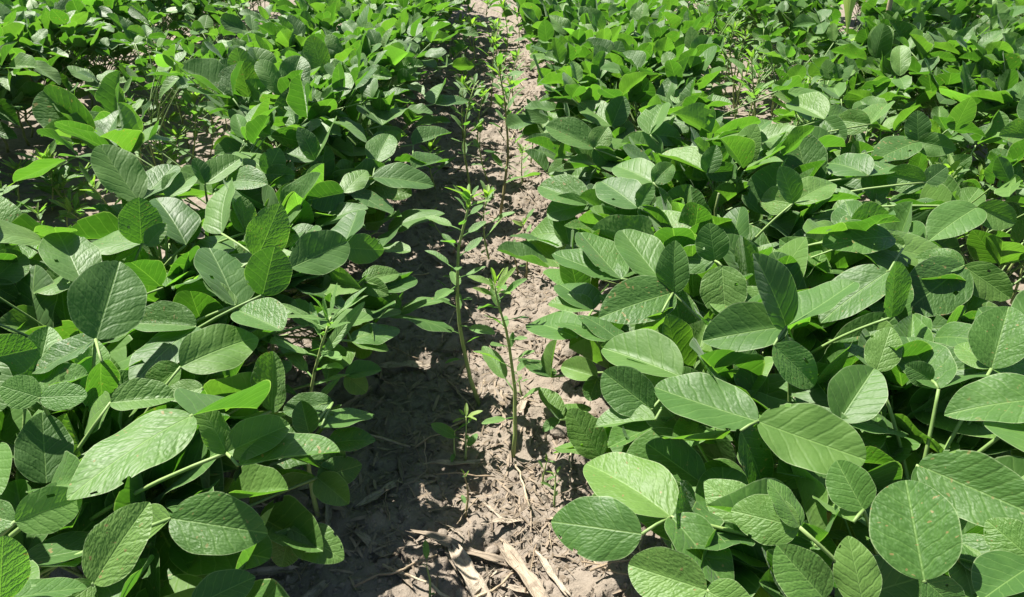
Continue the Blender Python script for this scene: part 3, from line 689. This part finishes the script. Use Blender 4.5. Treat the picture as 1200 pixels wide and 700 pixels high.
for i in range(26):
    left = i < 9
    x, y = (rw.uniform(-.93, -.72), rw.uniform(1.0, 2.4)) if left else (rw.uniform(.70, .96), rw.uniform(.95, 2.7))
    b = Vector((x, y, gz(x, y))); t = b + Vector((rw.gauss(0, .012), rw.gauss(0, .012), rw.uniform(.10, .19) if left else rw.uniform(.16, .27)))
    pigweed_at(b, t, 'small bushy pigweed in the weedy furrow between the first and second left rows' if left else 'leafy pigweed poking up among the soybeans in the first furrow on the right', G2 if left else G3, 13, .05)
for i in range(30):
    left = i < 16
    x, y = (rw.uniform(-.98, -.68), rw.uniform(.72, 1.5)) if left else (rw.uniform(.68, .95), rw.uniform(1.3, 2.6))
    b = Vector((x, y, gz(x, y))); t = b + Vector((rw.gauss(0, .02), rw.gauss(0, .02), rw.uniform(.05, .12) if left else rw.uniform(.10, .20)))
    pigweed_at(b, t, 'small bushy pigweed in the weedy furrow between the first and second left rows' if left else 'leafy pigweed poking up among the soybeans in the first furrow on the right', G2 if left else G3, 9, .045, tipn=4)
for i in range(9):
    y = 1.25 + 1.9 * rw.random(); x = rw.uniform(-.10, .07); b = Vector((x, y, gz(x, y)))
    pigweed_at(b, b + Vector((rw.gauss(0, .01), 0, rw.uniform(.05, .14))), 'low pigweed seedling filling the far half of the bare furrow', 'low pigweeds in the far furrow', 8, .05)

# ---------------------------------------------------------------- volunteer corn plant at the far right
cb = at(1036, 40, .25); cb.z = gz(cb.x, cb.y)
corn = bpy.data.objects.new('corn_plant', None); col.objects.link(corn); corn.location = cb
tag(corn, 'volunteer corn plant with a drooping yellow-green leaf, top right among soybeans', 'corn plant')
v, f = tube([(0, 0, -.005), (.003, 0, .15), (-.002, .004, .32), (.004, 0, .47), (0, 0, .55)], [.008, .0075, .006, .005, .004], 8)
obj('stalk', mesh('corn_stalk', v, f, M['straw']), corn)
def corn_leaf(pts, w, side=None):
    pts = [Vector(p) for p in pts]; n = len(pts) - 1; V = []; UV = []; E = []; F = []
    for i, p in enumerate(pts):
        t = (pts[min(i + 1, n)] - pts[max(i - 1, 0)]).normalized(); s_ = (t.cross(Vector((0, 0, 1))) if side is None else (Vector(side) - t * Vector(side).dot(t))).normalized(); nn = s_.cross(t); fr = i / n
        hw = w / 2 * (math.sin(math.pi * min(1, .18 + .85 * fr)) ** .7 if fr < .97 else .03)
        for u in (-1, -.5, 0, .5, 1):
            V.append(p + s_ * u * hw + nn * (abs(u) ** 1.5) * hw * .45); UV.append((u * .1, fr)); E.append(0)
    for i in range(n):
        for q in range(4):
            k_ = i * 5 + q; F.append((k_, k_ + 1, k_ + 6, k_ + 5))
    return mesh('corn_leaf', V, F, M['corn'], uv=UV, attrs={'edge': E})
def bez(a, b_, c_, n=14):
    a, b_, c_ = Vector(a), Vector(b_), Vector(c_); return [a.lerp(b_, i / n).lerp(b_.lerp(c_, i / n), i / n) for i in range(n + 1)]
tip = at(993, 40, .31) - cb
tip2 = at(960, 18, .33) - cb
obj('leaf', corn_leaf(bez((0, 0, .40), (tip.x * .95, tip.y * .6, .60), tip), .085, (.95, .1, .1)), corn)
obj('leaf', corn_leaf(bez((0, 0, .34), (.12, .06, .48), (.30, .12, .36)), .040), corn)
obj('leaf', corn_leaf(bez((0, 0, .47), (-.02, .12, .66), (-.06, .30, .58)), .036), corn)
obj('leaf', corn_leaf(bez((0, 0, .52), (.05, -.02, .66), (.16, -.05, .70)), .03), corn)

# ---------------------------------------------------------------- crop residue, clods and litter on the bare furrow
rr = random.Random(21)
def strip_mesh(seed, w=.12, bend=.1, curl=.5, n=12, m=5, th=.010, taper=.35):
    r = random.Random(seed); V = []; F = []; ph = r.random() * 6
    for lay in (0, 1):
        for i in range(n + 1):
            t = i / n; hw = w / 2 * (1 - taper * abs(2 * t - 1) ** 3) * (1 + .10 * math.sin(7 * t + ph) + .06 * math.sin(19 * t + 2 * ph)); a0 = bend * math.sin(math.pi * t + .4 * ph)
            for j in range(m + 1):
                u = -1 + 2 * j / m; jag = (.15 * r.uniform(-1, 1) if i in (0, n) else 0); a0 += .10 * w * r.uniform(-.5, .5) * (lay == 0)
                V.append((u * hw + .12 * bend * math.sin(3 * t + ph), t + jag, a0 * .5 + curl * hw * (u * u) + .02 * math.sin(11 * t + ph + u) - lay * th))
    k = (n + 1) * (m + 1)
    for i in range(n):
        for j in range(m):
            q = i * (m + 1) + j; F.append((q, q + 1, q + m + 2, q + m + 1)); F.append((k + q, k + q + m + 1, k + q + m + 2, k + q + 1))
    for i in range(n):
        for j in (0, m):
            q = i * (m + 1) + j; F.append((q, q + m + 1, k + q + m + 1, k + q) if j == 0 else (q + m + 1, q, k + q, k + q + m + 1))
    return mesh('residue_strip', V, F, M['residue'])
STRIP = [strip_mesh(i, w=w_, bend=b_, curl=c_) for i, (w_, b_, c_) in enumerate([(.11, .10, .6), (.17, .06, .9), (.07, .2, .4), (.24, .08, .6), (.10, -.1, 1.0), (.14, .15, .4)])]
def straw_mesh(seed):
    r = random.Random(seed); n = 7; pts = [(r.uniform(-.03, .03) * (0 < i), i / n, .03 + .05 * math.sin(math.pi * i / n) * r.uniform(.3, 1)) for i in range(n + 1)]
    v, f_ = tube(pts, [r.uniform(.010, .018) for _ in range(n + 1)], 5); return mesh('straw', v, f_, M['straw'])
STRAW = [straw_mesh(i) for i in range(6)]
def lay(name, me, p, ang, L, label, cat, group, lift=.002, pitch=0, roll=0):
    x, y = p; d = Vector((math.cos(ang), math.sin(ang), 0)); e = Vector((x, y, 0)) + d * L
    z0, z1 = gz(x, y), gz(e.x, e.y); zm = gz(x + d.x * L * .5, y + d.y * L * .5); lo = max(0, zm - (z0 + z1) / 2)
    dv = Vector((e.x - x, e.y - y, z1 - z0 + math.tan(pitch) * L))
    o = obj(name, me, None, frame((x, y, z0 + lo + lift), dv, (0, 0, 1), L, roll)); tag(o, label, cat, group); return o
def lay_px(name, me, x0, y0, x1, y1, label, cat, group=None, wide=None, **k):
    a, b_ = at(x0, y0, 0), at(x1, y1, 0); o = lay(name, me, (a.x, a.y), math.atan2(b_.y - a.y, b_.x - a.x), (b_ - a).length, label, cat, group, **k); return o
GR = 'old corn residue on the furrow floor'
lay_px('corn_stalk_piece', STRIP[0], 486, 622, 590, 645, 'long tan corn stalk piece lying across the front of the furrow', 'plant residue', GR, lift=.008)
lay_px('corn_stalk_piece', STRIP[3], 533, 640, 572, 704, 'wide fibrous grey-tan husk strip pointing toward the camera, front of furrow', 'plant residue', GR, lift=.004)
lay_px('corn_stalk_piece', STRIP[1], 590, 630, 640, 705, 'broad pale stalk slab under the right row leaves, front of furrow', 'plant residue', GR, lift=.004)
lay_px('corn_stalk_piece', STRIP[5], 568, 612, 612, 598, 'curved pale husk flake in front of the nearest tall weed', 'plant residue', GR, lift=.006)
lay_px('corn_stalk_piece', STRIP[0], 628, 640, 664, 688, 'yellowish tan stalk strip beside the front right leaves', 'plant residue', GR, lift=.008)
lay_px('corn_stalk_piece', STRIP[2], 570, 660, 578, 705, 'pale rounded stalk stub at the bottom edge of furrow', 'plant residue', GR, lift=.004)
lay_px('corn_stalk_piece', STRIP[3], 608, 482, 618, 458, 'flat tan chip on bare soil right of the nearest tall weed stem', 'plant residue', GR, lift=.003)
lay_px('corn_stalk_piece', STRIP[0], 500, 548, 560, 536, 'tan stalk piece reaching out of the left row shade', 'plant residue', GR, lift=.008)
lay_px('corn_stalk_piece', STRIP[1], 425, 590, 470, 556, 'grey stalk slab lying in the left row shade', 'plant residue', GR, lift=.004)
lay_px('straw', STRAW[0], 533, 342, 553, 378, 'pale straight straw standing out beside the tallest thin pigweed', 'plant residue', GR, lift=.004, pitch=.1)
lay_px('corn_stalk_piece', STRIP[5], 512, 352, 530, 345, 'whitish husk scrap at the left row shade edge', 'plant residue', GR, lift=.004)
lay_px('straw', STRAW[1], 500, 548, 497, 520, 'short stubble spike sticking up beside the shade edge', 'plant residue', GR, lift=.002, pitch=.9)
lay_px('straw', STRAW[2], 496, 545, 486, 530, 'bent stubble spike leaning left beside the shade edge', 'plant residue', GR, lift=.002, pitch=.7)
for i in range(280):
    y = .42 + 2.6 * rr.random() ** 2.1; x = rr.uniform(-.33, .22)
    st = rr.random() < .55
    me = rr.choice(STRAW if st else STRIP)
    lay('straw' if st else 'corn_stalk_piece', me, (x, y), rr.uniform(0, 6.28), rr.uniform(.03, .10) if st else rr.uniform(.018, .060),
        'thin dry straw lying on the furrow soil' if st else 'small dry corn husk scrap lying on the furrow soil', 'plant residue',
        'straws scattered on the furrow' if st else 'husk scraps scattered on the furrow', lift=.003, roll=R(rr.gauss(0, 14)))
def clod_mesh(seed, sub=2):
    import bmesh
    bm = bmesh.new(); bmesh.ops.create_icosphere(bm, subdivisions=sub, radius=1.0); r = random.Random(seed); ds = [(Vector((r.gauss(0, 1), r.gauss(0, 1), r.gauss(0, 1))).normalized(), r.uniform(.55, .95)) for _ in range(9)]
    for v_ in bm.verts:
        for d_, k_ in ds:
            q = v_.co.dot(d_)
            if q > k_: v_.co -= d_ * (q - k_) * .85
        v_.co *= 1 + r.uniform(-.06, .06)
    bm.normal_update(); me = bpy.data.meshes.new('clod'); bm.to_mesh(me); bm.free(); me.materials.append(M['soil']); return me
CLOD = [clod_mesh(i) for i in range(6)]
for i in range(120):
    y = .42 + 2.0 * rr.random() ** 1.5; x = rr.uniform(-.30, .20); r_ = rr.uniform(.004, .013)
    o = obj('soil_clod', rr.choice(CLOD), None, Matrix.Translation((x, y, gz(x, y) + r_ * .25)) @ Euler((rr.uniform(-.4, .4), rr.uniform(-.4, .4), rr.random() * 6)).to_matrix().to_4x4() @ Matrix.Diagonal((r_ * rr.uniform(1, 1.5), r_, r_ * .7, 1)))
    tag(o, 'dry grey-brown soil clod on the bare furrow', 'soil clod', 'soil clods on the furrow')
# crumbs and shreds too many to count
nC = 15000; V = []; F = []
oct_ = np.array([(1, 0, 0), (-1, 0, 0), (0, 1, 0), (0, -1, 0), (0, 0, 1), (0, 0, -1)], float)
of = [(0, 2, 4), (2, 1, 4), (1, 3, 4), (3, 0, 4), (2, 0, 5), (1, 2, 5), (3, 1, 5), (0, 3, 5)]
cx = rng.uniform(-.36, .26, nC); cyv = .40 + 2.6 * rng.random(nC) ** 1.8; cz = ground_z(cx, cyv)
for i in range(nC):
    r_ = .0007 + .0034 * rng.random() ** 3.5; pts = oct_ * rng.uniform(.6, 1.4, (6, 1)) * r_ * np.array([1.2, 1, .8]); o = len(V)
    a_ = rng.random() * 6.28; ca, sa = math.cos(a_), math.sin(a_)
    for p in pts: V.append((cx[i] + p[0] * ca - p[1] * sa, cyv[i] + p[0] * sa + p[1] * ca, cz[i] + p[2] + r_ * .3))
    F += [tuple(q + o for q in t) for t in of]
tag(obj('soil_crumbs', mesh('soil_crumbs', V, F, M['soil'], smooth=False)), 'loose dry soil crumbs strewn over the bare furrow', 'soil', kind='stuff')
V = []; F = []; nL = 22000
cx = rng.uniform(-.36, .26, nL); cyv = .40 + 2.8 * rng.random(nL) ** 1.7
keep = fbm(cx + 100, cyv + 100, 9, 2) + rng.uniform(-.12, .12, nL) > .46
cz = ground_z(cx, cyv)
for i in range(nL):
    if not keep[i]: continue
    L = .005 + .026 * rng.random() ** 2; w = .0004 + .0018 * rng.random() ** 2; a_ = rng.random() * 6.28; ca, sa = math.cos(a_), math.sin(a_); tl = rng.normal(0, .25); cu = rng.uniform(0, .35) * L; o = len(V)
    for t in (-.5, -.15, .2, .5):
        for u in (-1, 1):
            z = cz[i] + .002 + tl * t * L + cu * (.25 - t * t) + abs(u) * 0
            X, Y = u * w * (1 - abs(t)), t * L
            V.append((cx[i] + X * ca - Y * sa, cyv[i] + X * sa + Y * ca, max(z, cz[i] + .0006) + u * w * .4))
    for q in range(3): F.append((o + 2 * q, o + 2 * q + 1, o + 2 * q + 3, o + 2 * q + 2))
tag(obj('dry_litter', mesh('dry_litter', V, F, M['litter'])), 'fine shreds of dry plant litter strewn over the bare furrow', 'litter', kind='stuff')
